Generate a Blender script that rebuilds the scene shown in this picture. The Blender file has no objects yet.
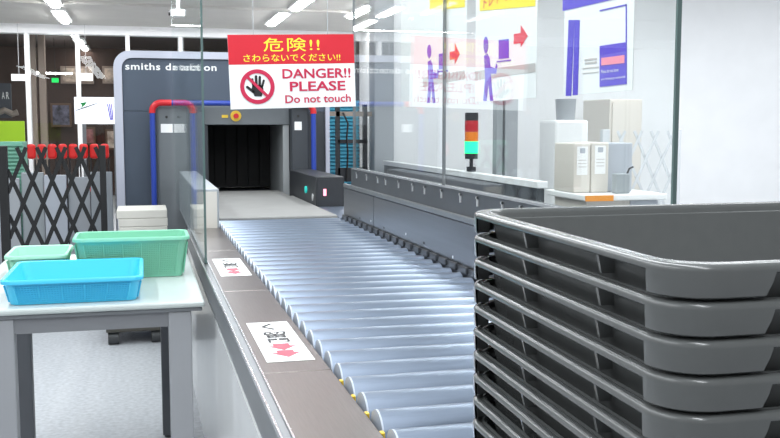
import bpy, bmesh, math, random
from mathutils import Vector, Matrix
random.seed(7)
sc = bpy.context.scene
COL = sc.collection
PI = math.pi

# ------------------------------------------------------------------ camera
F_PX, CX, CY, H = 950.0, 390.0, 219.0, 1.26
PITCH = math.radians(5.4716); YAW = math.radians(14.567)
FW = Vector((math.sin(YAW)*math.cos(PITCH), math.cos(YAW)*math.cos(PITCH), -math.sin(PITCH)))
RT = Vector((math.cos(YAW), -math.sin(YAW), 0)); UP = RT.cross(FW)
CAM = Vector((0, 0, H))
cd = bpy.data.cameras.new('camera'); cam = bpy.data.objects.new('camera', cd); COL.objects.link(cam)
cd.sensor_width = 36; cd.lens = 36*F_PX/780; cd.clip_start = .02; cd.clip_end = 200
cam.matrix_world = Matrix(((RT.x, UP.x, -FW.x, 0), (RT.y, UP.y, -FW.y, 0), (RT.z, UP.z, -FW.z, H), (0, 0, 0, 1)))
sc.camera = cam

def ray(px, py): return FW + RT*(px-CX)/F_PX - UP*(py-CY)/F_PX
def onX(px, py, x): d = ray(px, py); return CAM + d*(x/d.x)
def onY(px, py, y): d = ray(px, py); return CAM + d*(y/d.y)

# ------------------------------------------------------------------ materials
def lin(c):
    return tuple(((v/255)/12.92 if v/255 <= .04045 else ((v/255+.055)/1.055)**2.4) for v in c)
def mat(name, rgb, rough=.5, metal=0, noise=0, nscale=20, bump=0, coat=0, stretch=None, emit=0, spec=.5):
    m = bpy.data.materials.new(name); m.use_nodes = True
    nt = m.node_tree; b = nt.nodes['Principled BSDF']
    c = lin(rgb)
    b.inputs['Base Color'].default_value = (*c, 1); b.inputs['Roughness'].default_value = rough
    b.inputs['Metallic'].default_value = metal; b.inputs['Coat Weight'].default_value = coat
    b.inputs['Specular IOR Level'].default_value = spec
    if noise or bump:
        tc = nt.nodes.new('ShaderNodeTexCoord'); mp = nt.nodes.new('ShaderNodeMapping')
        n = nt.nodes.new('ShaderNodeTexNoise'); n.inputs['Scale'].default_value = nscale; n.inputs['Detail'].default_value = 4
        if stretch: mp.inputs['Scale'].default_value = stretch
        nt.links.new(tc.outputs['Object'], mp.inputs['Vector']); nt.links.new(mp.outputs[0], n.inputs['Vector'])
        if noise:
            r = nt.nodes.new('ShaderNodeValToRGB')
            r.color_ramp.elements[0].position = .3; r.color_ramp.elements[1].position = .7
            r.color_ramp.elements[0].color = (*[max(0, v*(1-noise)) for v in c], 1)
            r.color_ramp.elements[1].color = (*[min(1, v*(1+noise)) for v in c], 1)
            nt.links.new(n.outputs['Fac'], r.inputs[0]); nt.links.new(r.outputs[0], b.inputs['Base Color'])
        if bump:
            bp = nt.nodes.new('ShaderNodeBump'); bp.inputs['Strength'].default_value = bump; bp.inputs['Distance'].default_value = .002
            nt.links.new(n.outputs['Fac'], bp.inputs['Height']); nt.links.new(bp.outputs[0], b.inputs['Normal'])
    if emit:
        b.inputs['Emission Color'].default_value = (*c, 1); b.inputs['Emission Strength'].default_value = emit
    return m
def glass_mat(name, tint=(.975, .99, .985), f0=.04, grazing=.7):
    m = bpy.data.materials.new(name); m.use_nodes = True; nt = m.node_tree; nt.nodes.clear()
    N = nt.nodes.new; L = nt.links.new
    g = N('ShaderNodeNewGeometry'); dot = N('ShaderNodeVectorMath'); dot.operation = 'DOT_PRODUCT'
    L(g.outputs['Incoming'], dot.inputs[0]); L(g.outputs['Normal'], dot.inputs[1])
    def M(op, a, b=None):
        n = N('ShaderNodeMath'); n.operation = op
        for i, v in enumerate((a, b)):
            if v is None: continue
            if isinstance(v, (int, float)): n.inputs[i].default_value = v
            else: L(v, n.inputs[i])
        return n.outputs[0]
    a = M('ABSOLUTE', dot.outputs['Value']); p = M('POWER', M('SUBTRACT', 1.0, a), 5.0)
    fac = M('ADD', M('MULTIPLY', p, grazing), f0)
    t = N('ShaderNodeBsdfTransparent'); t.inputs[0].default_value = (*tint, 1)
    gl = N('ShaderNodeBsdfGlossy'); gl.inputs['Roughness'].default_value = .0; gl.inputs[0].default_value = (1, 1, 1, 1)
    mx = N('ShaderNodeMixShader'); o = N('ShaderNodeOutputMaterial')
    L(fac, mx.inputs[0]); L(t.outputs[0], mx.inputs[1]); L(gl.outputs[0], mx.inputs[2]); L(mx.outputs[0], o.inputs[0])
    return m
M = dict(
 floor=mat('floor_vinyl', (186, 189, 194), .4, noise=.16, nscale=45),
 ceiling=mat('ceiling_paint', (205, 203, 198), .8, noise=.03, nscale=3),
 white=mat('white_paint', (240, 241, 243), .6, noise=.02, nscale=4),
 white_gloss=mat('white_enamel', (245, 246, 248), .3),
 panel_white=mat('cabinet_white', (238, 240, 240), .22, coat=.4, noise=.02, nscale=5),
 steel=mat('brushed_steel', (120, 113, 110), .32, metal=.75, noise=.07, nscale=30, stretch=(12, .6, 1), bump=.1),
 steel_edge=mat('bright_steel_edge', (214, 214, 216), .25, metal=.8),
 alu=mat('aluminium_profile', (128, 131, 134), .4, metal=.6),
 roller=mat('roller_steel', (142, 154, 172), .31, metal=.8, noise=.08, nscale=14, stretch=(.5, 6, 6)),
 roller_cap=mat('roller_cap', (190, 198, 210), .35, noise=.03),
 axle=mat('black_axle', (38, 36, 36), .5),
 yellow=mat('yellow_plastic', (226, 190, 60), .4),
 dark=mat('dark_grey_metal', (86, 89, 93), .38, metal=.35, noise=.06, nscale=16, stretch=(1, .3, 4)),
 darker=mat('black_metal', (46, 48, 52), .45, noise=.05),
 guard=mat('guard_housing', (88, 91, 97), .35, metal=.45, noise=.08, nscale=9, stretch=(1, .25, 5)),
 beam=mat('guard_beam', (76, 79, 83), .42, metal=.3, noise=.05, nscale=8),
 screw=mat('screw_zinc', (225, 225, 225), .3, metal=.5),
 scan_face=mat('scanner_face', (72, 82, 97), .45, noise=.03, nscale=5),
 scan_frame=mat('scanner_shell', (186, 188, 202), .4),
 scan_grey=mat('scanner_grey_panel', (104, 109, 113), .45, noise=.03),
 scan_dark=mat('scanner_dark_panel', (58, 62, 68), .5),
 jamb=mat('scanner_jamb', (158, 161, 163), .4),
 black=mat('lead_rubber', (9, 9, 11), .75),
 blue=mat('blue_tube', (40, 66, 160), .35), red=mat('red_tube', (205, 34, 44), .35),
 paper=mat('white_paper', (240, 240, 240), .7), belt=mat('grey_belt', (142, 141, 139), .55, noise=.05, nscale=8),
 red_print=mat('red_print', (206, 20, 42), .5), crimson=mat('crimson_print', (196, 28, 72), .5),
 yellow_print=mat('yellow_print', (255, 232, 60), .5), black_print=mat('black_print', (22, 22, 26), .5),
 purple_print=mat('violet_print', (92, 76, 205), .5), grey_print=mat('grey_print', (192, 186, 184), .5),
 pink_print=mat('pink_print', (250, 150, 170), .5), arrow_print=mat('arrow_print', (232, 70, 90), .5),
 orange=mat('orange_plastic', (235, 150, 50), .5),
 tray=mat('grey_tray_plastic', (95, 97, 97), .22, noise=.03, nscale=50),
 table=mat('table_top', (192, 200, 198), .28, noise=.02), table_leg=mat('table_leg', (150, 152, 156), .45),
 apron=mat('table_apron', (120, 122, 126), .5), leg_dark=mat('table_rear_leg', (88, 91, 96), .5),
 blue_basket=mat('blue_basket', (70, 196, 236), .4), green_basket=mat('green_basket', (132, 202, 172), .45),
 green_light=mat('pale_green_basket', (165, 222, 195), .45),
 carton=mat('carton', (208, 204, 196), .8, noise=.05, nscale=9),
 caster=mat('caster_rubber', (60, 62, 64), .5), dolly=mat('dolly', (70, 68, 62), .6),
 lattice=mat('black_lattice', (20, 20, 22), .4), lattice_white=mat('white_lattice', (205, 208, 212), .5),
 lamp=mat('lit_tube', (255, 255, 255), .5, emit=45), lamp_soft=mat('lit_tube_soft', (255, 255, 255), .5, emit=6), lamp_case=mat('lamp_case', (235, 235, 235), .5),
 brown=mat('shop_brown', (70, 50, 42), .7, noise=.15, nscale=2), brown_dark=mat('shop_ceiling', (62, 50, 46), .7),
 pillar=mat('shop_pillar', (150, 132, 122), .6), shelf=mat('shop_frame', (98, 72, 54), .6),
 lime=mat('lime_board', (175, 222, 40), .5), teal=mat('teal_crate', (120, 178, 156), .6),
 chalk=mat('chalk_board', (70, 74, 84), .7), photo1=mat('picture_sepia', (190, 172, 158), .6, noise=.6, nscale=9),
 photo2=mat('picture_dark', (84, 82, 100), .6, noise=.8, nscale=12), photo3=mat('picture_warm', (150, 96, 96), .6, noise=.5, nscale=10),
 red_seat=mat('red_seat', (225, 40, 38), .5), exit_green=mat('exit_green', (20, 200, 90), .5, emit=1.2),
 sign_green=mat('logo_green', (30, 160, 80), .5), lit_board=mat('lit_board', (245, 248, 255), .5, emit=.8),
 cyan=mat('blue_slats', (84, 178, 205), .5), pipe=mat('beige_pipe', (150, 138, 128), .5),
 t_red=mat('tower_red', (190, 40, 50), .3), t_amber=mat('tower_amber', (235, 130, 40), .3),
 t_green=mat('tower_green', (30, 230, 140), .3, emit=2.5), t_black=mat('tower_black', (40, 42, 48), .4),
 column=mat('grey_column', (160, 164, 169), .5), column_dark=mat('grey_post', (150, 156, 160), .5),
 counter_top=mat('counter_top', (235, 236, 236), .4), counter=mat('counter_side', (44, 48, 54), .5),
 beige=mat('beige_cabinet', (212, 206, 198), .5), gate_grey=mat('machine_grey', (172, 177, 186), .5),
 led_pink=mat('pink_led', (255, 150, 170), .4, emit=2), led_cyan=mat('cyan_button', (40, 190, 180), .4, emit=.5),
 glass=glass_mat('glass_pane', grazing=.75), glass_w=glass_mat('glass_window', f0=.015, grazing=.3), glass_l=glass_mat('glass_pane_edge_on', tint=(.95, .975, .97), grazing=.42),
 glass_edge=mat('glass_edge', (88, 108, 106), .2), cord=mat('clear_cord', (190, 192, 195), .4),
)

# ------------------------------------------------------------------ mesh helpers
class B:
    def __init__(s): s.bm = bmesh.new()
    def box(s, x0, x1, y0, y1, z0, z1, bev=0, seg=2):
        r = bmesh.ops.create_cube(s.bm, size=1)
        for v in r['verts']:
            v.co = Vector(((x0+x1)/2+v.co.x*(x1-x0), (y0+y1)/2+v.co.y*(y1-y0), (z0+z1)/2+v.co.z*(z1-z0)))
        if bev:
            es = list({e for v in r['verts'] for e in v.link_edges})
            bmesh.ops.bevel(s.bm, geom=es, offset=bev, segments=seg, affect='EDGES', profile=.5)
        return s
    def cyl(s, p, q, r, r2=None, n=20, caps=True):
        p = Vector(p); q = Vector(q); d = q-p
        R = d.to_track_quat('Z', 'Y').to_matrix().to_4x4()
        bmesh.ops.create_cone(s.bm, cap_ends=caps, segments=n, radius1=r, radius2=r if r2 is None else r2, depth=d.length,
                              matrix=Matrix.Translation((p+q)/2) @ R)
        return s
    def tube(s, pts, r, n=10):
        pts = [Vector(p) for p in pts]; rings = []
        for i, p in enumerate(pts):
            d = (pts[min(i+1, len(pts)-1)]-pts[max(i-1, 0)]).normalized()
            up = Vector((0, 1, 0)) if abs(d.y) < .9 else Vector((0, 0, 1))
            a = d.cross(up).normalized(); b = d.cross(a)
            rings.append([s.bm.verts.new(p+a*r*math.cos(2*PI*k/n)+b*r*math.sin(2*PI*k/n)) for k in range(n)])
        for i in range(len(rings)-1):
            for k in range(n): s.bm.faces.new((rings[i][k], rings[i][(k+1) % n], rings[i+1][(k+1) % n], rings[i+1][k]))
        s.bm.faces.new(rings[0][::-1]); s.bm.faces.new(rings[-1]); return s
    def loft(s, rings, cap0=True, cap1=True, closed=True):
        R = [[s.bm.verts.new(p) for p in r] for r in rings]; n = len(R[0])
        for i in range(len(R)-1):
            for k in range(n if closed else n-1):
                s.bm.faces.new((R[i][k], R[i][(k+1) % n], R[i+1][(k+1) % n], R[i+1][k]))
        if cap0: s.bm.faces.new(R[0][::-1])
        if cap1: s.bm.faces.new(R[-1])
        return s
    def prism(s, pts, vec):
        vec = Vector(vec); a = [s.bm.verts.new(p) for p in pts]; b = [s.bm.verts.new(Vector(p)+vec) for p in pts]
        s.bm.faces.new(a[::-1]); s.bm.faces.new(b); n = len(a)
        for k in range(n): s.bm.faces.new((a[k], a[(k+1) % n], b[(k+1) % n], b[k]))
        return s
    def done(s, name, m, parent=None, smooth=None):
        bmesh.ops.recalc_face_normals(s.bm, faces=s.bm.faces)
        me = bpy.data.meshes.new(name); s.bm.to_mesh(me); s.bm.free()
        me.materials.append(M[m] if isinstance(m, str) else m)
        o = bpy.data.objects.new(name, me); COL.objects.link(o)
        if parent is not None:
            o.parent = parent
            o.matrix_parent_inverse = Matrix.Translation(parent.location).inverted() if parent.type == 'EMPTY' else Matrix()
        if smooth:
            for p in me.polygons: p.use_smooth = True
            try: me.set_sharp_from_angle(angle=math.radians(smooth))
            except Exception: pass
        return o
def thing(name, label, cat, loc=(0, 0, 0), group=None):
    o = bpy.data.objects.new(name, None); COL.objects.link(o); o.location = loc; o.empty_display_size = .05
    o['label'] = label; o['category'] = cat
    if group: o['group'] = group
    return o
def tag(o, label, cat, group=None):
    o['label'] = label; o['category'] = cat
    if group: o['group'] = group
    return o
def struct(o): o['kind'] = 'structure'; return o
def copy_tree(o, parent=None):
    c = o.copy(); COL.objects.link(c)
    if parent is not None: c.parent = parent; c.matrix_parent_inverse = o.matrix_parent_inverse.copy()
    for ch in list(o.children): copy_tree(ch, c)
    return c

# flat printing on a surface: frame = (origin, x direction, up direction), normal = x cross up
class Frame:
    def __init__(s, o, x, u):
        s.o = Vector(o); s.x = Vector(x).normalized(); s.u = Vector(u).normalized(); s.n = s.x.cross(s.u).normalized()
    def at(s, a, b, lift=0): return s.o+s.x*a+s.u*b+s.n*lift
def poly(fr, pts, name, m, parent, lift=.0012, th=.0008):
    return B().prism([fr.at(a, b, lift-th) for a, b in pts], fr.n*th).done(name, m, parent)
def polys(fr, lists, name, m, parent, lift=.0012, th=.0008):
    b = B()
    for pts in lists: b.prism([fr.at(a, c, lift-th) for a, c in pts], fr.n*th)
    return b.done(name, m, parent)
def disc(c, r, n=40): return [(c[0]+r*math.cos(2*PI*k/n), c[1]+r*math.sin(2*PI*k/n)) for k in range(n)]
def text(fr, body, rect, name, m, parent, lift=.002, bold=.012, extr=.0006, spacing=1.0):
    cu = bpy.data.curves.new('lettering', 'FONT')
    cu.body = body; cu.size = 1; cu.offset = bold; cu.space_character = spacing
    cu.extrude = 0; cu.resolution_u = 3
    t = bpy.data.objects.new('lettering', cu); COL.objects.link(t)
    bpy.context.view_layer.update()
    me = bpy.data.meshes.new_from_object(t.evaluated_get(bpy.context.evaluated_depsgraph_get()))
    bpy.data.objects.remove(t)
    xs = [v.co.x for v in me.vertices]; ys = [v.co.y for v in me.vertices]
    x0, x1, y0, y1 = min(xs), max(xs), min(ys), max(ys)
    for v in me.vertices:
        v.co = fr.at(rect[0]+(v.co.x-x0)/(x1-x0)*(rect[2]-rect[0]), rect[1]+(v.co.y-y0)/(y1-y0)*(rect[3]-rect[1]), lift)
    me.materials.clear(); me.materials.append(M[m]); me.name = name
    o = bpy.data.objects.new(name, me); COL.objects.link(o)
    if parent is not None:
        o.parent = parent
        if parent.type == 'EMPTY': o.matrix_parent_inverse = Matrix.Translation(parent.location).inverted()
    return o

# ================================================================== SETTING
struct(B().box(-7, 9, -3, 26, -.1, 0).done('floor', 'floor'))
struct(B().box(-7, 9, -3, 14.75, 2.73, 2.83).done('ceiling', 'ceiling'))
struct(B().box(-7, 5, 14.75, 26, 2.73, 2.83).done('ceiling_shop', 'brown_dark')).name = 'ceiling'
struct(B().box(-7, 5, 24, 24.1, 0, 2.73).done('wall_shop', 'brown'))
struct(B().box(2.10, 9, 8.0, 8.15, 0, 2.73).done('wall_back', 'white'))
struct(B().box(3.30, 3.4, 8.15, 14.6, 0, 2.73).done('wall_side', 'white'))
struct(B().box(1.93, 2.10, 7.95, 8.15, 0, 2.73).done('trim_1', 'column'))
struct(B().box(-7, 3.3, 11.85, 11.95, 2.70, 2.73).done('trim_2', 'ceiling'))
# window wall of the shop: lintel, mullions, glass
struct(B().box(-7, 3.3, 14.5, 14.72, 2.60, 2.73).done('trim_3', 'white_gloss'))
win = B().box(-7, 3.3, 14.60, 14.612, 0.02, 2.60).done('window_1', 'glass_w'); struct(win)
fr = B()
for px in (27.5, 78, 128, 180, 232, 300):
    x = onY(px, 60, 14.6).x; fr.box(x-.03, x+.03, 14.53, 14.67, 0, 2.60)
fr.done('window_frame', 'white_gloss', win)

# ceiling lamps : rows running along the hall
g_l = 'tube lamps along the ceiling'
def lamp(x, y, l=1.15, label='', m='lamp'):
    t = thing('ceiling_lamp', label, 'ceiling lamp', (x, y, 2.73), g_l)
    B().box(x-.09, x+.09, y-l/2, y+l/2, 2.70, 2.73).done('lamp_case', 'lamp_case', t)
    B().box(x-.05, x+.05, y-l/2+.03, y+l/2-.03, 2.675, 2.702, .01).done('lamp_tube', m, t)
lamp(-.955, 11.6, 1.0, 'lit white tube lamp at the top left, nearest of the left row')
lamp(-.975, 13.2, 1.3, 'lit white tube lamp on the ceiling just before the white lintel')
lamp(1.84, 11.1, 1.2, 'lit tube lamp on the ceiling above the red danger sign, nearer of two')
lamp(1.78, 12.8, 1.4, 'lit tube lamp above the danger sign, farther one by the lintel')
lamp(2.66, 11.7, 1.2, 'lit tube lamp at the top edge right of the danger sign')
for i, y in enumerate((15.5, 16.9, 18.4)):
    lamp(-.98, y, .8, ['first', 'second', 'third'][i]+' lit tube lamp behind the shop glass counting from the lintel', 'lamp_soft')
def area(name, x, y, z, sx, sy, e, c=(1, 1, 1), rot=(0, 0, 0)):
    l = bpy.data.lights.new(name, 'AREA'); l.shape = 'RECTANGLE'; l.size = sx; l.size_y = sy; l.energy = e; l.color = c
    o = bpy.data.objects.new(name, l); COL.objects.link(o); o.location = (x, y, z); o.rotation_euler = rot
    return o
cool = (.93, .97, 1)
area('overhead_light', -1.1, 4.5, 2.7, .25, 9, 110, cool)
area('overhead_light', -2.7, 2.5, 2.7, .25, 6, 65, cool)  # added fill out of view, brightens the conveyor side panel and table legs
area('overhead_light', .35, 2.8, 2.7, .2, 7.5, 120, cool)  # added fill over the lane, lifts poster faces and highlights on rollers and trays
area('overhead_light', 1.95, 4.5, 2.7, .25, 6.5, 75, cool)
area('overhead_light', 3.9, 4.0, 2.7, .25, 6, 115, cool)
area('overhead_light', 6.0, 4.0, 2.7, .25, 6, 90, cool)
area('overhead_light', .4, 9.4, 2.7, .25, 2.2, 40, cool)
area('lintel_fill', .3, 13.9, 2.70, 6, .1, 60)  # added strip that whitens the lintel, no lamp of the hall
area('shop_light', -1.0, 18.5, 2.66, .3, 6, 22, (1, .9, .82))
w = bpy.data.worlds.new('world'); sc.world = w; w.use_nodes = True
w.node_tree.nodes['Background'].inputs[0].default_value = (.93, .965, 1, 1)
w.node_tree.nodes['Background'].inputs[1].default_value = .62

# ================================================================== ROLLER CONVEYOR
conv = thing('roller_conveyor', 'long conveyor of shiny steel rollers running towards the scanner', 'conveyor', (.68, 3, 0))
seams = [1.20, 1.83, 2.80, 3.75, 4.62]
for a, b in zip(seams[:-1], seams[1:]):
    B().box(.216, .354, a+.0015, b-.0015, .70, .78, .002).done('side_rail', 'steel', conv)
B().box(.200, .215, 1.2, 4.62, .69, .779, .001).done('edge_profile', 'alu', conv)
B().box(.197, .2005, 1.2, 4.62, .772, .781).done('edge_strip', 'steel_edge', conv)
B().box(.2152, .2185, 1.2, 4.62, .776, .7825).done('edge_strip', 'steel_edge', conv)
B().box(.357, .985, 1.21, 4.82, .62, .70).done('bed', 'darker', conv)
B().box(.196, .208, 1.22, 2.70, .10, .69).done('side_panel', 'panel_white', conv)
B().box(.198, .208, 2.705, 4.62, .10, .69).done('side_panel', 'panel_white', conv)
for x in (.26, .94):
    for y in (1.35, 3.0, 4.5): B().box(x-.03, x+.03, y-.03, y+.03, 0, .70).done('leg', 'alu', conv)
y = 1.272; k = 0
proto = None
while y < 4.87:
    if proto is None:
        r = B().cyl((.366, y, .750), (.983, y, .750), .046, n=40).done('roller', 'roller', conv, 35)
        b = B().cyl((.3635, y, .750), (.3665, y, .750), .0462, n=32)
        cap = b.done('end_cap', 'roller_cap', r, 35)
        B().cyl((.3555, y, .750), (.3645, y, .750), .012, n=12).done('axle', 'axle', r)
        B().box(.3555, .3605, y+.044, y+.062, .744, .772).done('drive_lug', 'axle', r)
        proto = r; y0 = y
    else:
        c = copy_tree(proto, conv); c.location = (0, y-y0, 0)
    y += .1075; k += 1
for i in range(5):
    yy = 1.272+.1075*i+.05
    B().box(.3545, .362, yy-.008, yy+.006, .765, .779, .002).done('belt_clip', 'yellow', conv)

# glass along the left of the lane
t = thing('glass_panel', 'tall clear glass screen seen edge on along the left side of the conveyor', 'glass screen', (.225, 4.9, .78))
B().box(.2045, .2115, 3.403, 6.54, .7815, 2.45).done('pane', 'glass_l', t)
B().box(.204, .212, 3.399, 3.4028, .7815, 2.45).done('pane_edge', 'glass_edge', t)
B().box(.2025, .2135, 3.40, 4.39, .7805, .80).done('bottom_channel', 'alu', t)

# stickers on the rail
def sticker(y0, y1, label):
    t = thing('sticker', label, 'sticker', (.29, y0, .78), 'direction stickers on the rail')
    f = Frame((.237, y0, .7805), (1, 0, 0), (0, 1, 0)); W, L = .100, y1-y0
    poly(f, [(0, 0), (W, 0), (W, L), (0, L)], 'backing', 'paper', t, .0006, .0005)
    for v in (.13, .29):
        poly(f, [(W*a, L*b) for a, b in ((.32, v+.11), (.68, v+.11), (.68, v+.055), (.82, v+.055), (.5, v-.045), (.18, v+.055), (.32, v+.055))][::-1], 'arrow', 'arrow_print', t)
    text(f, '門', (W*.27, L*.43, W*.75, L*.53), 'character', 'black_print', t, .0014)
    text(f, '留', (W*.24, L*.55, W*.78, L*.72), 'character', 'black_print', t, .0014)
    text(f, 'く', (W*.3, L*.77, W*.6, L*.95), 'character', 'black_print', t, .0014, .03)
sticker(1.915, 2.32, 'white sticker with two red arrows on the steel rail, nearest the viewer')
sticker(3.09, 3.51, 'white sticker with two red arrows farther up the rail beside the glass edge')

# ================================================================== RIGHT GUARD
g = thing('side_guard', 'long dark grey metal guard rail along the right side of the rollers', 'guard rail', (1.05, 3, .8))
for a, b in ((1.2, 2.55), (2.553, 4.14), (4.143, 4.80)):
    B().box(1.0, 1.12, a, b, .815, .955, .004).done('housing', 'guard', g)
B().box(1.0, 1.02, 1.2, 4.80, .958, .966, .002).done('ledge', 'steel_edge', g)
B().box(.998, 1.0135, 1.2, 4.80, .9565, .975, .002).done('ledge', 'alu', g)
B().box(1.0135, 1.06, 1.2, 4.68, .957, 1.057, .002).done('upper_beam', 'beam', g)
B().box(1.012, 1.016, 1.2, 4.68, 1.054, 1.061).done('top_edge', 'steel_edge', g)
sk = B()
yy = 1.22
while yy < 4.76:
    sk.box(.985, 1.0, yy, yy+.062, .795, .818, .004); yy += .1075
sk.box(.992, 1.12, 1.2, 4.80, .70, .8145); sk.done('skirt', 'darker', g)
for px in (357, 367, 378, 386, 399, 413, 425, 442, 461, 478, 503, 522):
    yc = onX(px, 190, 1.0135).y
    B().box(1.0095, 1.0145, yc-.004, yc+.004, 1.015, 1.045).box(1.0095, 1.0145, yc-.004, yc+.012, 1.038, 1.045).done('clip', 'screw', g)
for px, py in ((360, 218), (371, 221), (384, 228), (406, 234), (424, 243), (453, 257)):
    p = onX(px, py, 1.0); 
    B().cyl((.9985, p.y, p.z), (1.001, p.y, p.z), .005, n=12).done('screw', 'screw' if px in (384-13, 406, 453) else 'axle', g)
for yy in (1.4, 3.0, 4.5): B().box(1.03, 1.09, yy-.03, yy+.03, 0, .6995).done('leg', 'alu', g)
# right glass
t = thing('glass_panel', 'wide clear glass screen standing on the dark guard rail right of the rollers', 'glass screen', (1.03, 3.2, 1.06))
B().box(1.024, 1.032, 3.205, 4.66, 1.0575, 2.45).done('pane', 'glass', t)
B().box(1.024, 1.032, 1.70, 3.195, 1.0575, 2.45).done('pane', 'glass', t)
B().box(1.0235, 1.0325, 1.692, 1.699, 1.0575, 2.45).done('pane_edge', 'glass_edge', t)
B().box(1.0225, 1.0335, 3.197, 3.203, 1.0575, 2.45).done('joint', 'alu', t)
B().box(1.022, 1.034, 4.66, 4.672, 1.0575, 2.45).done('pane_edge', 'alu', t)

# posters behind the glass
PX = 1.0365
PF = Frame((PX, 0, 0), (0, -1, 0), (0, 0, 1))
def pp(px, py): p = onX(px, py, PX); return (-p.y, p.z)
def pl(t, name, m, pts, lift=.0012): return poly(PF, [pp(*p) for p in pts], name, m, t, lift)
def poster(px0, px1, zb, label, y_top=1.86):
    a = pp(px0, 100)[0]; b = pp(px1, 100)[0]
    t = thing('poster', label, 'poster', (PX, -(a+b)/2, zb), 'posters on the right glass')
    poly(PF, [(a, zb), (b, zb), (b, y_top), (a, y_top)], 'sheet', 'paper', t, 0, .0025)
    return t, a, b
def figure(t, cx, yt, yb, w, m='purple_print'):
    pl(t, 'printed_figure', m, [(cx-w*.16+w*.2*math.cos(a*PI/8), yt+w*.75+w*.7*math.sin(a*PI/8)) for a in range(16)])
    h = yb-yt
    pl(t, 'printed_figure', m, [(cx-.30*w, yt+.30*h), (cx-.02*w, yt+.27*h), (cx+.15*w, yt+.34*h), (cx+.22*w, yt+.47*h), (cx+.62*w, yt+.50*h), (cx+.70*w, yt+.42*h),
        (cx+.8*w, yt+.46*h), (cx+.72*w, yt+.58*h), (cx+.25*w, yt+.58*h), (cx+.30*w, yt+.72*h), (cx+.45*w, yb), (cx+.2*w, yb), (cx+.05*w, yt+.72*h),
        (cx-.1*w, yb), (cx-.38*w, yb), (cx-.22*w, yt+.66*h)])
zb = 1.342
t, a, b = poster(401, 466, zb, 'poster with violet figure, tray and red arrow, farthest along the glass')
pl(t, 'printed_band', 'grey_print', [(423, 78), (465, 70), (465, 79), (423, 87)], .0010)
figure(t, 431, 44, 103, 10)
pl(t, 'printed_case', 'purple_print', [(439, 54), (445, 53), (445, 69), (439, 69.5)])
pl(t, 'printed_tray', 'purple_print', [(438, 71), (448, 70), (448, 71.5), (438, 72.5)])
pl(t, 'printed_arrow', 'arrow_print', [(450, 52), (455, 51), (455, 43), (460, 54), (455, 64), (455, 59), (450, 60)])
pl(t, 'printed_header', 'yellow_print', [(430, -8), (465, -14), (465, 7), (430, 11)])
t, a, b = poster(475, 536, zb, 'middle poster with a large violet figure and yellow header on the glass')
pl(t, 'printed_band', 'grey_print', [(475, 71), (535.5, 63), (535.5, 72), (475, 80)], .0010)
figure(t, 488, 36, 101, 12)
pl(t, 'printed_case', 'purple_print', [(499, 40), (509, 39), (509, 58), (499, 59)])
pl(t, 'printed_tray', 'purple_print', [(497, 61), (511, 59.5), (511, 61), (497, 62.5)])
pl(t, 'printed_arrow', 'arrow_print', [(514, 34), (521, 33), (521, 25), (528, 36), (521, 47), (521, 43), (514, 44)])
pl(t, 'printed_header', 'yellow_print', [(480, -22), (535.5, -30), (535.5, 6), (480, 11)])
f2 = Frame((PX, 0, 0), (0, -1, 0), (0, 0, 1))
p0 = pp(484, 9); p1 = pp(530, 1)
text(PF, 'トレイ ください', (p0[0], p0[1]-.0, p1[0], p0[1]+.035), 'printed_text', 'arrow_print', t)
t, a, b = poster(563, 632, zb, 'nearest poster with violet legs and a violet notice box on the glass')
pl(t, 'printed_header', 'purple_print', [(563, -20), (620, -30), (620, -2), (563, 11)])
pl(t, 'printed_leg', 'purple_print', [(569, 20), (574.6, 20), (571.5, 96), (566, 96)])
pl(t, 'printed_leg', 'purple_print', [(574.9, 20), (580, 20), (578, 95), (573, 95.5)])
for yy in (59, 62.5):
    pl(t, 'printed_lines', 'grey_print', [(585, yy), (597, yy-1.2), (597, yy+.6), (585, yy+1.8)])
pl(t, 'printed_lines', 'grey_print', [(583, 68), (599, 66.5), (599, 67.5), (583, 69)]); pl(t, 'printed_lines', 'grey_print', [(583, 73), (599, 71.5), (599, 72.3), (583, 73.8)])
pl(t, 'notice_box', 'purple_print', [(600, 46), (627, 42), (627, 84), (600, 87)])
pl(t, 'notice_panel', 'pink_print', [(602, 58), (625, 55), (625, 63), (602, 65.5)], .002)
p0 = pp(602, 73); p1 = pp(618, 70); text(PF, 'Please do not leave', (p0[0], p0[1]-.001, p1[0]+.006, p0[1]+.007), 'printed_text', 'paper', t, .0024, .0)
p0 = pp(602, 81); p1 = pp(626, 79); text(PF, 'your belongings unattended', (p0[0], p0[1], p1[0], p0[1]+.007), 'printed_text', 'paper', t, .0024, .0)
pl(t, 'printed_frame', 'purple_print', [(600, 10), (627, 4), (627, 5.5), (600, 11.5)])
pl(t, 'printed_frame', 'purple_print', [(626, 4), (627, 4), (627, 42), (626, 42)])

# ================================================================== DANGER SIGN
A = Vector((.364, 4.07, 0)); Bv = Vector((.904, 4.07, 0))
W = (Bv-A).length; zB, zT = 1.338, 1.648; Hh = zT-zB
SF = Frame((A.x, A.y, zB), (1, 0, .030), (-.030, 0, 1))
t = thing('danger_sign', 'red and white danger sign with crossed-out hand hanging above the rollers', 'warning sign', ((A.x+Bv.x)/2, 4.08, zB))
poly(SF, [(0, 0), (W, 0), (W, Hh), (0, Hh)], 'board', 'paper', t, 0, .004)
poly(SF, [(0, Hh*.60), (W, Hh*.60), (W, Hh), (0, Hh)], 'red_band', 'red_print', t, .001)
def srect(x0, y0, x1, y1): return (W*x0, Hh*y0, W*x1, Hh*y1)
text(SF, '危険!!', srect(.275, .77, .72, .955), 'lettering', 'yellow_print', t, .002, .004, spacing=1.15)
text(SF, 'さわらないでください!!', srect(.115, .635, .885, .735), 'lettering', 'yellow_print', t, .002, .006)
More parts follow.
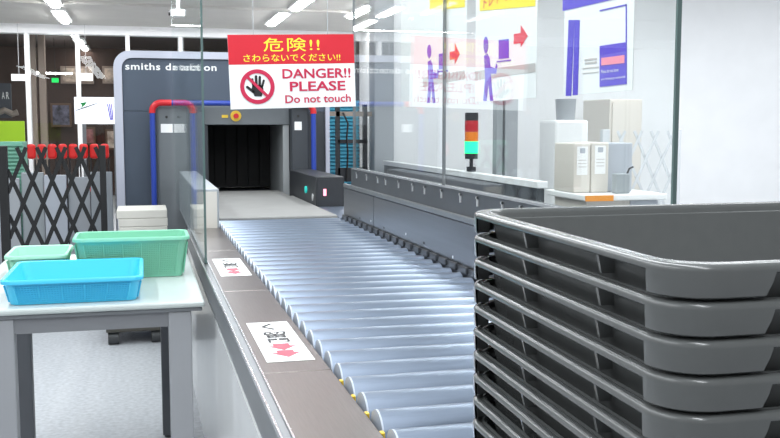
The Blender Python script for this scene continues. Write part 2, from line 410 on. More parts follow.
text(SF, 'DANGER!!', srect(.415, .40, .965, .535), 'lettering', 'crimson', t, .002, .022)
text(SF, 'PLEASE', srect(.47, .225, .92, .36), 'lettering', 'crimson', t, .002, .022)
text(SF, 'Do not touch', srect(.43, .065, .96, .175), 'lettering', 'crimson', t, .002, .016)
c = (W*.215, Hh*.30); R0 = Hh*.235; R1 = Hh*.180
b = B(); n = 48
for k in range(n):
    a0 = 2*PI*k/n; a1 = 2*PI*(k+1)/n
    b.prism([SF.at(c[0]+r*math.cos(a), c[1]+r*math.sin(a), .0025) for r, a in ((R1, a0), (R0, a0), (R0, a1), (R1, a1))], SF.n*.0008)
b.done('prohibition_ring', 'crimson', t)
s = Hh*.16
def hp(x, y): return (c[0]+x*s, c[1]+y*s)
def finger(x0, y0, x1, y1, w):
    d = Vector((x1-x0, y1-y0)).normalized(); q = Vector((-d.y, d.x))*w; pts = []
    pts += [hp(x0+q.x, y0+q.y), hp(x0-q.x, y0-q.y)]
    a0 = math.atan2(-q.y, -q.x)
    for k in range(7):
        a = a0+PI*k/6; pts.append(hp(x1+w*math.cos(a), y1+w*math.sin(a)))
    return pts
polys(SF, [[hp(-.50, -.15), hp(-.28, -.80), hp(.33, -.85), hp(.50, -.25), hp(.45, .12), hp(-.42, .15)],
    finger(-.34, 0, -.42, .62, .105), finger(-.08, 0, -.08, .86, .11), finger(.18, 0, .24, .80, .11), finger(.38, -.05, .56, .50, .095),
    finger(-.30, -.5, -.86, -.02, .11)], 'hand_symbol', 'black_print', t, .0022)
d = R1*.72; q = Hh*.02
poly(SF, [(c[0]-d-q*.7, c[1]+d-q*.7), (c[0]-d+q*.7, c[1]+d+q*.7), (c[0]+d+q*.7, c[1]-d+q*.7), (c[0]+d-q*.7, c[1]-d-q*.7)], 'prohibition_bar', 'crimson', t, .0034)
for u in (.2, .79):
    p = SF.at(W*u, Hh, -.002); B().cyl(p, (p.x, p.y, 2.73), .0015, n=6).done('hanging_cord', 'cord', t)

# ================================================================== SCANNER
sx0, sx1, szt, sy = -.182, 1.335, 1.795, 6.9
S = thing('baggage_scanner', 'large dark blue-grey baggage scanner with rounded pale shell and black tunnel', 'scanner', (.58, 7.9, 0))
def arch(x0, x1, zt, r, y, n=8):
    pts = [(x0, y, .02)]
    pts += [(x0+r-r*math.cos(PI/2*k/n), y, zt-r+r*math.sin(PI/2*k/n)) for k in range(n+1)]
    pts += [(x1-r+r*math.sin(PI/2*k/n), y, zt-r+r*math.cos(PI/2*k/n)) for k in range(n+1)]
    pts += [(x1, y, .02)]
    return pts
o1 = arch(sx0, sx1, szt, .115, sy); i1 = arch(sx0+.056, sx1-.03, szt-.05, .07, sy)
b = B(); bm = b.bm; n = len(o1)
def rg(p, y): return [bm.verts.new((q[0], y, q[2])) for q in p]
of, ob, if_, ib = rg(o1, sy), rg(o1, 8.9), rg(i1, sy), rg(i1, 8.9)
for k in range(n-1):
    bm.faces.new((of[k], of[k+1], if_[k+1], if_[k])); bm.faces.new((ob[k], ob[k+1], ib[k+1], ib[k]))
    bm.faces.new((of[k], of[k+1], ob[k+1], ob[k])); bm.faces.new((if_[k], if_[k+1], ib[k+1], ib[k]))
for k in (0, n-1): bm.faces.new((of[k], if_[k], ib[k], ob[k]))
b.done('shell', 'scan_frame', S, 30)
tx0, tx1, tz0, tz1 = .452, .978, .775, 1.283
fb = [(p[0]+(.002 if p[0] < .5 else -.002), p[1], p[2]-.002) for p in i1]
up = [p for p in fb if p[2] > 1.40]
B().prism([(up[0][0], sy+.02, 1.38)]+[(p[0], sy+.02, p[2]) for p in up]+[(up[-1][0], sy+.02, 1.38)], (0, 1.9, 0)).done('upper_panel', 'scan_face', S)
B().box(sx0+.058, tx0, sy+.022, 8.8, .02, 1.377).done('face_panel', 'scan_face', S)
B().box(tx1+.05, sx1-.032, sy+.022, 8.8, .02, 1.377).done('face_panel', 'scan_dark', S)
B().box(tx0, tx1+.05, sy+.03, 8.8, .02, tz0-.003).done('lower_panel', 'scan_dark', S)
B().box(.425, 1.03, sy-.06, sy+.02, tz1, 1.412, .004).done('hood_panel', 'scan_grey', S)
B().box(.43, 1.028, sy+.021, 8.8, tz1, 1.378).done('tunnel_roof', 'scan_dark', S)
B().box(tx1+.004, tx1+.049, sy-.05, 8.6, .02, tz1-.002, .003).done('tunnel_jamb', 'jamb', S)
B().box(.425, tx0-.003, sy-.05, sy+.02, .02, tz1-.002, .003).done('tunnel_jamb', 'scan_dark', S)
B().box(tx0+.001, tx1, 7.9, 7.92, tz0, tz1-.001).done('tunnel_back', 'black', S)
for k in range(6):
    ww = (tx1-tx0)/6
    B().box(tx0+k*ww+.004, tx0+(k+1)*ww-.002, 7.55, 7.556, .80, tz1-.001).done('rubber_flap', 'black', S)
B().box(tx0-.001, tx0+.004, 6.9, 7.9, tz0, tz1).done('tunnel_liner', 'black', S)
B().box(.10, .422, sy-.14, sy+.02, .02, 1.408, .012).done('side_cabinet', 'scan_grey', S)
B().box(1.032, 1.160, sy-.14, sy+.02, .02, 1.408, .012).done('side_cabinet', 'scan_dark', S)
FS = Frame((0, sy-.1405, 0), (1, 0, 0), (0, 0, 1))
for (x0, x1) in ((.125, .205),):
    poly(FS, [(x0, 1.228), (x1, 1.228), (x1, 1.288), (x0, 1.288)], 'paper_label', 'paper', S)
poly(FS, [(1.053, 1.245), (1.105, 1.245), (1.105, 1.305), (1.053, 1.305)], 'paper_label', 'paper', S)
B().cyl((.165, sy-.145, 1.335), (.165, sy-.13, 1.335), .009).done('lock', 'axle', S); B().cyl((1.08, sy-.145, 1.345), (1.08, sy-.13, 1.345), .009).done('lock', 'axle', S)
yt = sy-.17; xl, xr, zt, r = .070, 1.185, 1.432, .06
def arc(cx, cz, a0, a1, n=6): return [(cx+r*math.cos(a0+(a1-a0)*k/n), yt, cz+r*math.sin(a0+(a1-a0)*k/n)) for k in range(n+1)]
eR = .018
B().tube([(xl, yt, .05), (xl, yt, zt-r)], eR).done('bumper_tube', 'blue', S, 40)
B().tube([(xl, yt, zt-r-.01)]+arc(xl+r, zt-r, PI, PI/2)+[(xl+.13, yt, zt)], eR+.004).done('bumper_elbow', 'red', S, 40)
B().tube([(xl+.13, yt, zt), (xr-.13, yt, zt)], eR).done('bumper_tube', 'blue', S, 40)
B().tube([(xr-.13, yt, zt)]+arc(xr-r, zt-r, PI/2, 0)+[(xr, yt, zt-r-.01)], eR+.004).done('bumper_elbow', 'red', S, 40)
B().tube([(xr, yt, zt-r), (xr, yt, .05)], eR).done('bumper_tube', 'blue', S, 40)
e = B().cyl((.646, sy-.075, 1.345), (.646, sy-.06, 1.345), .038, n=24).done('stop_button', 'yellow', S, 40)
B().cyl((.646, sy-.10, 1.345), (.646, sy-.075, 1.345), .018, n=20).done('button_cap', 'red', e, 40)
B().box(.548, .592, sy-.064, sy-.06, 1.332, 1.352).done('yellow_label', 'yellow', S)
FT = Frame((0, sy+.019, 0), (1, 0, 0), (0, 0, 1))
text(FT, 'smiths detection', (-.103, 1.663, .523, 1.712), 'lettering', 'paper', S, .002, .02, spacing=1.1)

# belt through the tunnel
bt = thing('belt_conveyor', 'short pale grey belt between the rollers and the scanner tunnel', 'conveyor', (.68, 6.2, 0))
B().box(.455, .975, 6.45, 7.04, .778, .80, .008).done('belt', 'belt', bt)
B().box(.372, .995, 4.93, 6.44, .76, .80, .008).done('belt', 'belt', bt)
B().box(.50, .93, 5.0, 6.7, .60, .755).done('frame', 'darker', bt)
for yy in (5.2, 6.3): 
    for x in (.55, .88): B().box(x-.02, x+.02, yy-.02, yy+.02, 0, .60).done('leg', 'alu', bt)

def guardbox(name, label, x0, x1, y0, y1, m, front):
    t = thing(name, label, 'guard', ((x0+x1)/2, y0, .7))
    B().box(x0, x1, y0, y1, .70, .968, .006).done('housing', m, t)
    B().box(x0+.01, x1-.01, y0-.006, y0-.0005, .71, .955).done('front_plate', front, t)
    for yy in (y0+.15, y1-.15): B().box((x0+x1)/2-.03, (x0+x1)/2+.03, yy-.03, yy+.03, 0, .70).done('leg', 'alu', t)
    return t
t = guardbox('entry_guard', 'long black guard box with small lights right of the scanner tunnel', 1.0, 1.175, 5.62, 6.68, 'darker', 'darker')
B().box(1.045, 1.062, 5.607, 5.613, .855, .895).done('indicator_light', 'led_pink', t)
B().cyl((.990, 5.95, .872), (1.001, 5.95, .872), .022, n=16).done('push_button', 'led_cyan', t)
B().cyl((.996, 5.72, .84), (1.001, 5.72, .84), .022, n=16).done('cable_gland', 'screw', t)
t = guardbox('entry_guard', 'pale grey guard box left of the belt before the scanner tunnel', .236, .352, 4.64, 6.62, 'column', 'beige')
B().box(1.0, 1.17, 4.9, 5.60, .70, .79, .003).done('transfer_plate', 'roller')
tag(bpy.data.objects['transfer_plate'], 'small shiny steel plate between black guard box and long guard rail', 'metal plate')
B_ = bpy.data.objects['transfer_plate']
for x in (1.04, 1.13): B().box(x-.015, x+.015, 5.2, 5.23, 0, .70).done('leg', 'alu', B_)

# rack and slats right of the scanner
t = thing('metal_rack', 'dark open metal rack with a pipe standing right of the scanner', 'rack', (1.7, 8.05, 0))
for x in (1.62, 1.86):
    B().box(x-.018, x+.018, 8.0, 8.04, 0, 1.46).done('post', 'darker', t)
B().box(1.50, 1.92, 8.0, 8.04, 1.36, 1.40).done('crossbar', 'pipe', t)
B().box(1.62, 1.88, 8.0, 8.035, 1.13, 1.16).done('crossbar', 'darker', t)
B().box(1.62, 1.88, 8.0, 8.035, .80, .92).done('crossbar', 'darker', t)
B().tube([(1.66, 7.98, 1.39), (1.70, 7.97, 1.30), (1.69, 7.97, 1.18), (1.70, 7.98, 1.05), (1.69, 7.98, .80)], .008).done('cable', 'axle', t)
sl = B(); z = .3
while z < 1.50:
    sl.prism([(1.52, 8.5, z), (1.52, 8.52, z+.022), (1.52, 8.525, z+.02), (1.52, 8.505, z-.003)], (.40, 0, 0)); z += .033
t = thing('slatted_shutter', 'light blue slatted shutter behind the dark rack', 'shutter', (1.7, 8.52, 0))
sl.done('slats', 'cyan', t); B().box(1.50, 1.915, 8.53, 8.56, 0, 1.50).done('frame', 'cyan', t)

# ================================================================== TRAYS
TL, TW, TR = .75, .535, .044
def rr(off, z, n=9):
    x1, y1 = TL/2-off, TW/2-off; r = max(TR-off*.15, .012); pts = []
    for (cx, cy, a0) in ((x1-r, y1-r, 0), (-x1+r, y1-r, PI/2), (-x1+r, -y1+r, PI), (x1-r, -y1+r, 3*PI/2)):
        for k in range(n+1):
            a = a0+PI/2*k/n; pts.append((cx+r*math.cos(a), cy+r*math.sin(a), z))
    return pts
def make_tray():
    prof = [(.040, -.112), (.0175, -.006), (.0155, -.0012), (.0135, 0), (.012, -.0001), (.0105, -.0009), (.009, -.0009), (.0075, -.0001), (.005, 0), (.0025, -.0010), (.0007, -.003), (.0, -.0055), (.0002, -.0075), (.002, -.0088), (.014, -.0085), (.0205, -.012), (.044, -.116)]
    root = thing('security_tray', '', 'tray', (0, 0, 0), 'stacked grey security trays')
    B().loft([rr(o, z) for o, z in prof]).done('tub', 'tray', root, 40)
    # corner aprons
    for sx in (-1, 1):
        for sy_ in (-1, 1):
            ext = .022; n = 9
            def path(off, ex):
                x1, y1 = TL/2-off, TW/2-off; r = TR-off
                p = [(x1+0, y1-r-.001)]+[(x1-r+r*math.cos(PI/2*k/n), y1-r+r*math.sin(PI/2*k/n)) for k in range(n+1)]+[(x1-r-ex, y1)]
                return p
            rings = []
            for off, z, ex in ((.0001, -.0065, .046), (.0003, -.016, .043), (.0012, -.0265, .038), (.004, -.0280, .037), (.004, -.0065, .046)):
                rings.append([(sx*x, sy_*y, z) for x, y in path(off, ex)])
            b = B(); b.loft(rings+[rings[0]], False, False, closed=False)
            b.bm.verts.ensure_lookup_table()
            # end caps: walls running back to the tub
            for k_ in (0, -1):
                a = [rings[i][k_] for i in range(4)]
                q = rings[0][k_]; z0 = -.0085; z1 = -.0278
                if k_ == 0: pts = [(sx*(TL/2-.004), q[1], z0), (sx*(TL/2-.0185), q[1], z0), (sx*(TL/2-.0215), q[1]+sy_*.010, z1), (sx*(TL/2-.005), q[1]+sy_*.010, z1)]; v = (0, sy_*.003, 0)
                else: pts = [(q[0], sy_*(TW/2-.004), z0), (q[0], sy_*(TW/2-.0185), z0), (q[0]+sx*.010, sy_*(TW/2-.0215), z1), (q[0]+sx*.010, sy_*(TW/2-.005), z1)]; v = (sx*.003, 0, 0)
                b.prism(pts, v)
            bmesh.ops.remove_doubles(b.bm, verts=b.bm.verts, dist=1e-5)
            b.done('corner_skirt', 'tray', root, 40)
    # ribs under the rim
    for sx in (-1, 1):
        for y in (-.122, .066):
            B().prism([(sx*(TL/2-.003), y-.006, -.009), (sx*(TL/2-.0185), y-.006, -.009), (sx*(TL/2-.0225), y-.001, -.027), (sx*(TL/2-.009), y-.001, -.027)], (0, .005, 0)).done('rib', 'tray', root)
    for sy_ in (-1, 1):
        for x in (-.20, -.0, .20):
            B().prism([(x, sy_*(TW/2-.003), -.009), (x, sy_*(TW/2-.0185), -.009), (x, sy_*(TW/2-.0225), -.027), (x, sy_*(TW/2-.009), -.027)], (.005, 0, 0)).done('rib', 'tray', root)
    return root
NT = 12; ztop = 1.26-.1066; dz = .0303
base = make_tray()
th = -math.radians(1.7)
ords = ['topmost', 'second', 'third', 'fourth', 'fifth', 'sixth', 'seventh', 'eighth', 'ninth', 'tenth', 'eleventh', 'lowest']
for i in range(NT):
    o = base if i == 0 else copy_tree(base)
    if i == 0: trays = [o]
    else: trays.append(o)
for i, o in enumerate(trays):
    o.location = (.401+TL/2, .634+TW/2, ztop+.0025-i*dz)
    o.rotation_euler = (0, math.radians(-.3), th)
    o['label'] = ('topmost grey plastic security tray of the big stack, its empty inside showing' if i == 0 else
      'lowest grey plastic security tray at the bottom of the big stack' if i == NT-1 else ords[i]+' grey plastic security tray from the top of the big stack')
zc = ztop-(NT-1)*dz-.119
t = thing('tray_trolley', 'low metal trolley under the stack of grey trays', 'trolley', (.75, .92, 0))
B().box(.42, 1.10, .68, 1.17, zc-.03, zc-.0002, .004).done('platform', 'alu', t)
for x in (.46, 1.06):
    for y in (.72, 1.13):
        l = B().box(x-.02, x+.02, y-.02, y+.02, .06, zc-.03).done('leg', 'alu', t)
        B().cyl((x-.012, y, .03), (x+.012, y, .03), .03).done('caster', 'caster', l, 40)

# ================================================================== TABLE AND BASKETS
t = thing('side_table', 'pale metal table with grey legs left of the conveyor, holding plastic baskets', 'table', (-.13, 3.3, 0))
B().box(-.53, .168, 2.825, 4.02, .732, .75, .006).done('table_top', 'table', t)
B().box(-.52, .160, 2.835, 4.01, .7195, .7318, .003).done('top_trim', 'alu', t)
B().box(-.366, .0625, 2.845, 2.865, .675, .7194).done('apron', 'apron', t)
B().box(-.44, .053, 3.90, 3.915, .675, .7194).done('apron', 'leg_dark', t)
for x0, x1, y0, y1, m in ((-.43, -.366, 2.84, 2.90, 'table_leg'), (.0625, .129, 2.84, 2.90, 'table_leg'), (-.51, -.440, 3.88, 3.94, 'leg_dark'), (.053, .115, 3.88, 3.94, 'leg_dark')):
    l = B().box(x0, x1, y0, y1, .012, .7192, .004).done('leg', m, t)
    B().cyl(((x0+x1)/2, (y0+y1)/2, 0), ((x0+x1)/2, (y0+y1)/2, .012), .025).done('foot', 'caster', l)

def basket(name, label, x0, x1, y0, y1, z0, h, m, taper=.022, cells=5):
    t = thing(name, label, 'basket', ((x0+x1)/2, (y0+y1)/2, z0), 'plastic baskets on the side table')
    def ring(off, z, r=.03):
        a0, a1, b0, b1 = x0+off, x1-off, y0+off, y1-off; P = []
        for cx, cy, s0 in ((a1-r, b1-r, 0), (a0+r, b1-r, PI/2), (a0+r, b0+r, PI), (a1-r, b0+r, 1.5*PI)):
            for k in range(7): P.append((cx+r*math.cos(s0+PI/2*k/6), cy+r*math.sin(s0+PI/2*k/6), z))
        return P
    z1 = z0+h
    B().loft([ring(taper+.006, z0+.005), ring(.012, z1-.002), ring(.003, z1), ring(0, z1-.004), ring(0, z1-.013), ring(.004, z1-.014), ring(.007, z1-.006),
              ring(.009, z1-.01), ring(taper, z0+.001), ring(taper+.008, z0)]).done('tub', m, t, 40)
    wv = B()   # woven net of thin ribs on the outside walls
    def P4(u, v, side):
        off = .009+(taper-.009)*(1-v)-.0018; z = z0+.003+v*(h-.02)
        if side == 'f': return (x0+off+u*(x1-x0-2*off), y0+off, z)
        if side == 'b': return (x0+off+u*(x1-x0-2*off), y1-off, z)
        if side == 'l': return (x0+off, y0+off+u*(y1-y0-2*off), z)
        return (x1-off, y0+off+u*(y1-y0-2*off), z)
    for side in 'fblr':
        nn = 40 if side in 'fb' else 30
        for k in range(nn+1):
            u = .08+.84*k/nn; wv.tube([P4(u, .06, side), P4(u, .94, side)], .0009 if k % 8 else .0026, 4)
        rows = max(4, int(h/.0085))
        for k in range(rows): v = .1+.8*k/(rows-1); wv.tube([P4(.08, v, side), P4(.92, v, side)], .0009, 4)
    wv.done('wall_mesh', m, t)
    return t
basket('plastic_basket', 'shallow bright blue plastic basket at the front of the table', -.405, -.006, 2.865, 3.285, .7505, .076, 'blue_basket')
basket('plastic_basket', 'deep green plastic basket behind the blue basket', -.236, .150, 3.300, 3.530, .7505, .142, 'green_basket', .026)
basket('plastic_basket', 'pale green plastic basket at the left end of the table behind the blue one', -.455, -.250, 3.33, 3.62, .7505, .088, 'green_light')

# dolly with flat cartons behind the table
t = thing('dolly', 'dark wheeled dolly standing on the floor seen under the table', 'dolly', (-.05, 5.8, 0))
B().box(-.23, .10, 5.66, 6.06, .075, .155, .006).done('platform', 'dolly', t)
for x in (-.19, .055):
    for y in (5.70, 6.02): B().cyl((x-.03, y, .0375), (x+.03, y, .0375), .0375, n=20).done('caster', 'caster', t, 40)
for i in range(13):
    zz = .155+i*.0485
    tag(B().box(-.150+random.uniform(-.006, .006), .135+random.uniform(-.006, .006), 5.68, 6.04, zz+.0005, zz+.0475, .004).done('flat_carton', 'carton'),
        ['pale flat carton on top of the stack behind the green basket', 'pale flat carton second from the top behind the green basket', 'pale flat carton third from the top behind the green basket'][12-i] if i > 9 else
        'pale flat carton %s in the stack above the dolly' % ['resting directly on the dolly', 'second from the bottom', 'third from the bottom', 'fourth from the bottom', 'fifth from the bottom', 'sixth from the bottom', 'seventh from the bottom', 'fifth from the top', 'fourth below the third from top', 'fourth from the top'][i],
        'box', 'flat cartons stacked on the dolly')

# ================================================================== LATTICE GATES
def lattice(label, x0, x1, z0, z1, y, step, rise, m, postm, wd=.010):
    t = thing('lattice_gate', label, 'folding gate', ((x0+x1)/2, y, 0))
    for x, wdt in ((x0-.022, .028), (x1+.016, .020)):
        p = B().box(x-wdt, x+wdt, y-.02, y+.02, .0, z1+.01, .003).done('post', postm, t)
        B().box(x-.05, x+.05, y-.15, y+.15, 0, .02).done('foot', postm, p)
    b = B()
    for sgn, yo in ((1, -.006), (-1, .006)):
        run = (z1-z0)/rise*step
        n = int((x1-x0+run)/step)+2
        for k in range(-1, n+1):
            a = x0-run+k*step
            pts = [(a, z0), (a+run, z1)] if sgn > 0 else [(a+run, z0), (a, z1)]
            (xa, za), (xb, zb_) = sorted(pts)
            ca, cb = max(xa, x0), min(xb, x1)
            if cb-ca < .01: continue
            za2 = za+(zb_-za)*(ca-xa)/(xb-xa); zb2 = za+(zb_-za)*(cb-xa)/(xb-xa)
            d = Vector((cb-ca, 0, zb2-za2)).normalized(); q = Vector((-d.z, 0, d.x))*wd
            P0 = Vector((ca, y+yo-.002, za2)); P1 = Vector((cb, y+yo-.002, zb2))
            b.prism([P0+q, P0-q, P1-q, P1+q], (0, .004, 0))
    b.done('lattice', m, t)
lattice('black folding lattice gate standing left of the scanner', -.855, -.275, .10, 1.135, 6.6, .122, .297, 'lattice', 'lattice', .013)
lattice('pale folding lattice gate behind the right glass', 3.10, 3.62, .05, 1.24, 5.97, .128, .27, 'lattice_white', 'lattice_white', .010)

# ================================================================== LEFT BACKGROUND
def rect_obj(name, label, cat, px0, px1, py0, py1, y, m, th=.04, group=None, frame=None):
    a = onY(px0, py0, y); b = onY(px1, py1, y)
    t = thing(name, label, cat, ((a.x+b.x)/2, y, min(a.z, b.z)), group)
    if frame:
        B().box(a.x, b.x, y, y+th, b.z, a.z, .01).done('frame', frame, t)
        B().box(a.x+.04, b.x-.04, y-.006, y-.0005, b.z+.04, a.z-.04).done('picture', m, t)
    else: B().box(a.x, b.x, y, y+th, b.z, a.z, .004).done('board', m, t)
    return t, a, b
struct(B().box(-7, 5, 18.6, 18.7, 0, 2.73).done('wall_partition', 'brown'))
for px, nm in ((33, 'shop pillar behind the glass, left of a pair'), (42.5, 'shop pillar behind the glass, right of a pair')):
    x = onY(px, 80, 15.6).x
    tag(B().box(x-.05, x+.05, 15.55, 15.68, 0, 2.86, .01).done('shop_pillar', 'pillar'), 'beige slim '+nm, 'pillar', 'beige slim pillars in the shop')
rect_obj('framed_picture', 'sepia framed picture high on the shop wall left of the scanner', 'picture', 60, 94, 66, 84, 18.5, 'photo1', .06, 'pictures in the shop', 'pillar')
rect_obj('framed_picture', 'dark blue framed picture beside the beige pillars', 'picture', 50, 72, 103, 127, 18.4, 'photo2', .06, 'pictures in the shop', 'shelf')
rect_obj('framed_picture', 'reddish framed picture below the white lit board', 'picture', 77, 96, 127, 145, 18.4, 'photo3', .06, 'pictures in the shop', 'shelf')
rect_obj('framed_picture', 'small sepia picture touching the scanner edge in the photo', 'picture', 102, 122, 66, 84, 18.4, 'photo1', .06, 'pictures in the shop', 'pillar')
rect_obj('framed_picture', 'orange brown picture beside the scanner below the lit board', 'picture', 105, 122, 129, 150, 18.2, 'photo1', .06, 'pictures in the shop', 'shelf')
t, a, b = rect_obj('menu_board', 'grey chalk menu board at the left edge', 'board', -12, 12, 83, 118, 16.5, 'chalk', .05)
f = Frame((0, 16.495, 0), (1, 0, 0), (0, 0, 1)); p = onY(2, 99, 16.5); q = onY(9, 92, 16.5)
xm = (p.x+q.x)/2
text(f, 'A', (p.x, p.z, xm-.01, q.z), 'lettering', 'paper', t, .004)
text(f, 'R', (xm+.01, p.z, q.x, q.z), 'lettering', 'paper', t, .004)
pts = onY(5, 114, 16.5)
B().tube([(pts.x-.15, 16.46, pts.z), (pts.x, 16.46, pts.z+.06), (pts.x+.12, 16.46, pts.z), (pts.x+.2, 16.46, pts.z+.03)], .05).done('picture', 'pipe', t)
rect_obj('advert_board', 'lime green board at the left edge above the lattice gate', 'board', -14, 25, 121, 146, 12.0, 'lime', .05)
t = o_adv = bpy.data.objects['advert_board']
for x in (t.location.x-.15, t.location.x+.15): B().box(x-.02, x+.02, 12.01, 12.04, 0, t.location.z).done('leg', 'alu', t)
o = bpy.data.objects
t = rect_obj('paper_sign', 'small pale blue paper sign left of the first white mullion', 'sign', 11, 27, 74, 81, 14.3, 'paper', .01)[0]
B().cyl((onY(19, 74, 14.3).x, 14.305, onY(19, 74, 14.3).z), (onY(19, 74, 14.3).x, 14.305, 2.73), .003, n=6).done('hanging_cord', 'cord', t)
t = rect_obj('paper_sign', 'small pale sign at the second white mullion', 'sign', 78, 93, 73, 81, 14.3, 'paper', .01)[0]
B().cyl((onY(86, 74, 14.3).x, 14.305, onY(86, 74, 14.3).z), (onY(86, 74, 14.3).x, 14.305, 2.73), .003, n=6).done('hanging_cord', 'cord', t)
t = rect_obj('exit_sign', 'small green lit exit sign hanging behind the glass', 'exit sign', 51.5, 58.5, 78, 82.5, 16.6, 'exit_green', .04)[0]
B().cyl((onY(55, 78, 16.6).x, 16.62, onY(55, 78, 16.6).z), (onY(55, 78, 16.6).x, 16.62, 2.73), .006, n=6).done('hanging_cord', 'axle', t)
a = onY(30, 73, 17); b_ = onY(72, 74, 17)
t = thing('strip_lamp', 'thin horizontal lit strip lamp behind the shop glass', 'lamp', (a.x, 17, a.z))
B().box(a.x, b_.x, 16.98, 17.02, a.z-.012, a.z+.012).done('lamp_tube', 'lamp', t)
for x in (a.x+.1, b_.x-.1): B().cyl((x, 17, a.z), (x, 17, 2.73), .004, n=6).done('hanging_cord', 'axle', t)
# white lit board with green emblem
t, a, b = rect_obj('notice_board', 'large white lit board with a green emblem behind the gate', 'board', 74, 124, 97, 124, 11.5, 'lit_board', .06)
f = Frame((0, 11.5, 0), (1, 0, 0), (0, 0, 1))
def q2(px, py): p = onY(px, py, 11.5); return (p.x, p.z)
poly(f, [q2(*p) for p in ((80, 103), (87, 102), (85, 105), (81, 108), (82, 105))], 'green_emblem', 'sign_green', t, .003)
poly(f, [q2(*p) for p in ((76, 110), (87, 106), (97, 103), (97, 103.8), (87, 107.5), (76, 111))], 'grey_line', 'column_dark', t, .003)
for k in range(3): poly(f, [q2(*p) for p in ((107+k*2, 104), (108+k*2, 104), (111+k*1.2, 120), (110+k*1.2, 120))], 'violet_stripe', 'purple_print', t, .003)
for x in (a.x+.1, b.x-.1): B().box(x-.02, x+.02, 11.52, 11.55, 0, b.z).done('leg', 'alu', t)
# teal crate stack
a = onY(8, 142, 8.0); b_ = onY(24, 186, 8.0)
t = thing('ribbed_locker', 'teal green ribbed cabinet behind the left post of the lattice gate', 'cabinet', (a.x, 8, 0))
B().box(a.x-.1, b_.x, 8.02, 8.3, 0, a.z).done('body', 'teal', t)
b = B(); z = .4
while z < a.z-.02: b.box(a.x-.1, b_.x, 8.0, 8.0195, z, z+.014); z += .03
b.done('ribs', 'teal', t)
# red stools in a row
first = None
pos = [(31+10.5*k, 150) for k in range(8)]
for i, (px, py) in enumerate(pos):
    p = onY(px, py, 9.5)
    if first is None:
        t = first = thing('bar_chair', '', 'chair', (p.x, 9.5, 0), 'red chairs behind the lattice gate'); bx = p.x
        B().box(bx-.040, bx+.040, 9.49, 9.55, p.z-.085, p.z+.055, .026, 4).done('backrest', 'red_seat', t)
        B().box(bx-.042, bx+.042, 9.35, 9.53, .66, .70, .01).done('seat', 'red_seat', t)
        for sx in (-1, 1):
            B().cyl((bx+sx*.032, 9.515, 0), (bx+sx*.032, 9.515, p.z-.09), .008, n=8).done('leg', 'axle', t)
            B().cyl((bx+sx*.032, 9.37, 0), (bx+sx*.032, 9.37, .66), .008, n=8).done('leg', 'axle', t)
    else: t = copy_tree(first); t.location = (p.x, 9.5, 0)
    t['label'] = 'narrow red-backed chair behind the black lattice, %s' % ['leftmost of the row', 'second from the left', 'third from the left', 'fourth from the left', 'fourth from the right', 'third from the right', 'second from the right', 'rightmost, next to the gate post'][i]
# low partition behind the gate
t = thing('low_partition', 'low pale grey partition of panels behind the black lattice gate', 'partition', (-.8, 7.7, 0))
for k in range(7):
    x = -1.42+k*.17
    B().box(x+.004, x+.166, 7.7+(k % 2)*.05, 7.74+(k % 2)*.05, .0, .92-.02*(k % 3), .006).done('panel', ['column_dark', 'gate_grey', 'column'][k % 3], t)
# security camera
p = onY(178, 13, 10.5)
t = thing('security_camera', 'small white security camera hanging from the ceiling above the scanner', 'security camera', (p.x, 10.5, 2.73))
B().cyl((p.x, 10.5, p.z+.02), (p.x, 10.5, 2.73), .02, n=12).done('mount', 'white', t)
B().box(p.x-.08, p.x+.07, 10.4, 10.55, p.z-.05, p.z+.03, .015).done('camera_body', 'white', t)
B().cyl((p.x-.10, 10.45, p.z-.01), (p.x-.08, 10.45, p.z-.01), .025, n=16).done('lens', 'axle', t)

# ================================================================== RIGHT BACKGROUND
t = thing('low_partition', 'long dark grey low partition with a white top rail behind the right glass', 'partition', (2.2, 6, 0))
B().box(2.0, 2.04, 4.62, 7.9, 0, .945, .004).done('body', 'counter', t)
B().box(1.99, 2.05, 4.60, 7.9, .9455, .982, .004).done('counter_top', 'counter_top', t)
tx, ty = 2.02, 5.72
t = thing('signal_tower', 'small signal tower lamp with red, amber and lit green segments', 'signal lamp', (tx, ty, .985))
zz = [(.985, .03, 't_black', .030, 'base'), (1.015, .05, 't_black', .012, 'pole'), (1.065, .035, 't_black', .041, 'collar'), (1.10, .075, 't_green', .043, 'green_lamp'), (1.1755, .06, 't_amber', .043, 'amber_lamp'),
      (1.236, .07, 't_red', .043, 'red_lamp'), (1.3065, .05, 't_black', .042, 'cap')]
for z, h, m, r, nm in zz: B().cyl((tx, ty, z), (tx, ty, z+h), r, n=24).done(nm, m, t, 40)
for px, w_, m in ((500, .05, 'column_dark'), (512, .10, 'column')):
    x = onY(px, 100, 6.6).x
    tag(B().box(x-w_/2, x+w_/2, 6.6, 6.68, 0, 2.86, .004).done('upright_post', m), ('dark grey slim' if px == 500 else 'pale grey wider')+' upright post behind the counter', 'post')
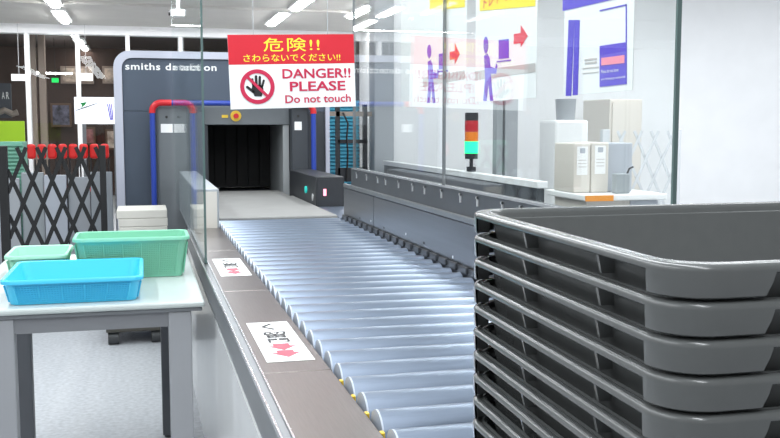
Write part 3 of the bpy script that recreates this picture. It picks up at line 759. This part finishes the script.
# desk with machine
t = thing('inspection_desk', 'white-topped desk with an orange front edge behind the right glass', 'desk', (2.8, 5.3, 0))
B().box(2.44+.04, 3.02, 5.05, 5.6, .835, .872, .008).done('desk_top', 'counter_top', t)
B().box(2.485, 2.66, 5.035, 5.0495, .835, .868).done('edge_trim', 'orange', t)
B().box(2.52, 2.98, 5.10, 5.55, 0, .8348).done('body', 'beige', t)
B().box(2.80, 2.981, 5.09, 5.0995, .1, .83).done('door', 'gate_grey', t)
g = 'beige cabinets on the inspection desk'
def cab(x0, x1, y0, y1, z1, label, m='beige', paper=True):
    c = thing('cabinet_box', label, 'equipment box', ((x0+x1)/2, y0, .872), g)
    B().box(x0, x1, y0, y1, .8725, z1, .008).done('casing', m, c)
    if paper:
        f = Frame((0, y0, 0), (1, 0, 0), (0, 0, 1)); xm = (x0+x1)/2
        poly(f, [(xm-.035, z1-.19), (xm+.035, z1-.19), (xm+.035, z1-.02), (xm-.035, z1-.02)], 'paper_notice', 'paper', c, .0015)
        poly(f, [(xm-.017, z1-.06), (xm+.017, z1-.06), (xm+.017, z1-.03), (xm-.017, z1-.03)], 'stamp', 'gate_grey', c, .003)
        for k in range(3): poly(f, [(xm-.026, z1-.10-.02*k), (xm+.026, z1-.10-.02*k), (xm+.026, z1-.104-.02*k), (xm-.026, z1-.104-.02*k)], 'line', 'grey_print', c, .003)
    return c
cab(2.49, 2.60, 5.22, 5.5, 1.17, 'beige equipment box with one paper notice, left one on the desk')
cab(2.605, 2.72, 5.22, 5.5, 1.175, 'beige equipment box with one paper notice, next to the left one')
cab(2.725, 2.90, 5.26, 5.5, 1.17, 'grey plain equipment box at the right end of the desk', 'gate_grey', False)
c = thing('card_reader', 'small dark grey reader with a stalk standing on the desk', 'reader', (2.72, 5.12, .872))
B().box(2.71, 2.80, 5.10, 5.16, .8725, .99, .006).done('casing', 'column_dark', c)
B().tube([(2.79, 5.13, .98), (2.81, 5.13, 1.02), (2.83, 5.12, 1.03)], .006).done('stalk', 'axle', c)
t = thing('tall_cabinet', 'tall beige cabinet standing against the wall behind the desk', 'cabinet', (3.1, 7.4, 0))
B().box(3.75, 4.05, 7.2, 7.7, 0, 1.50, .01).done('body', 'beige', t); B().box(3.77, 4.03, 7.185, 7.1995, .1, 1.47).done('door', 'beige', t)
# storage shelf right of the column
t = thing('water_dispenser', 'pale dispenser with a clear jar on top behind the glass', 'dispenser', (3.35, 6.6, 0))
p = onY(565, 120, 6.6); q = onY(583, 120, 6.6)
B().box(p.x-.08, q.x+.05, 6.6, 6.9, 0, 1.32, .02).done('body', 'counter_top', t)
B().cyl(((p.x+q.x)/2, 6.75, 1.32), ((p.x+q.x)/2, 6.75, 1.48), .07, .08).done('jar', 'column', t, 40)

vs = sc.view_settings
vs.view_transform = 'Standard'; vs.look = 'None'; vs.exposure = -0.06; vs.gamma = 1
try: vs.use_curve_mapping = False
except Exception: pass
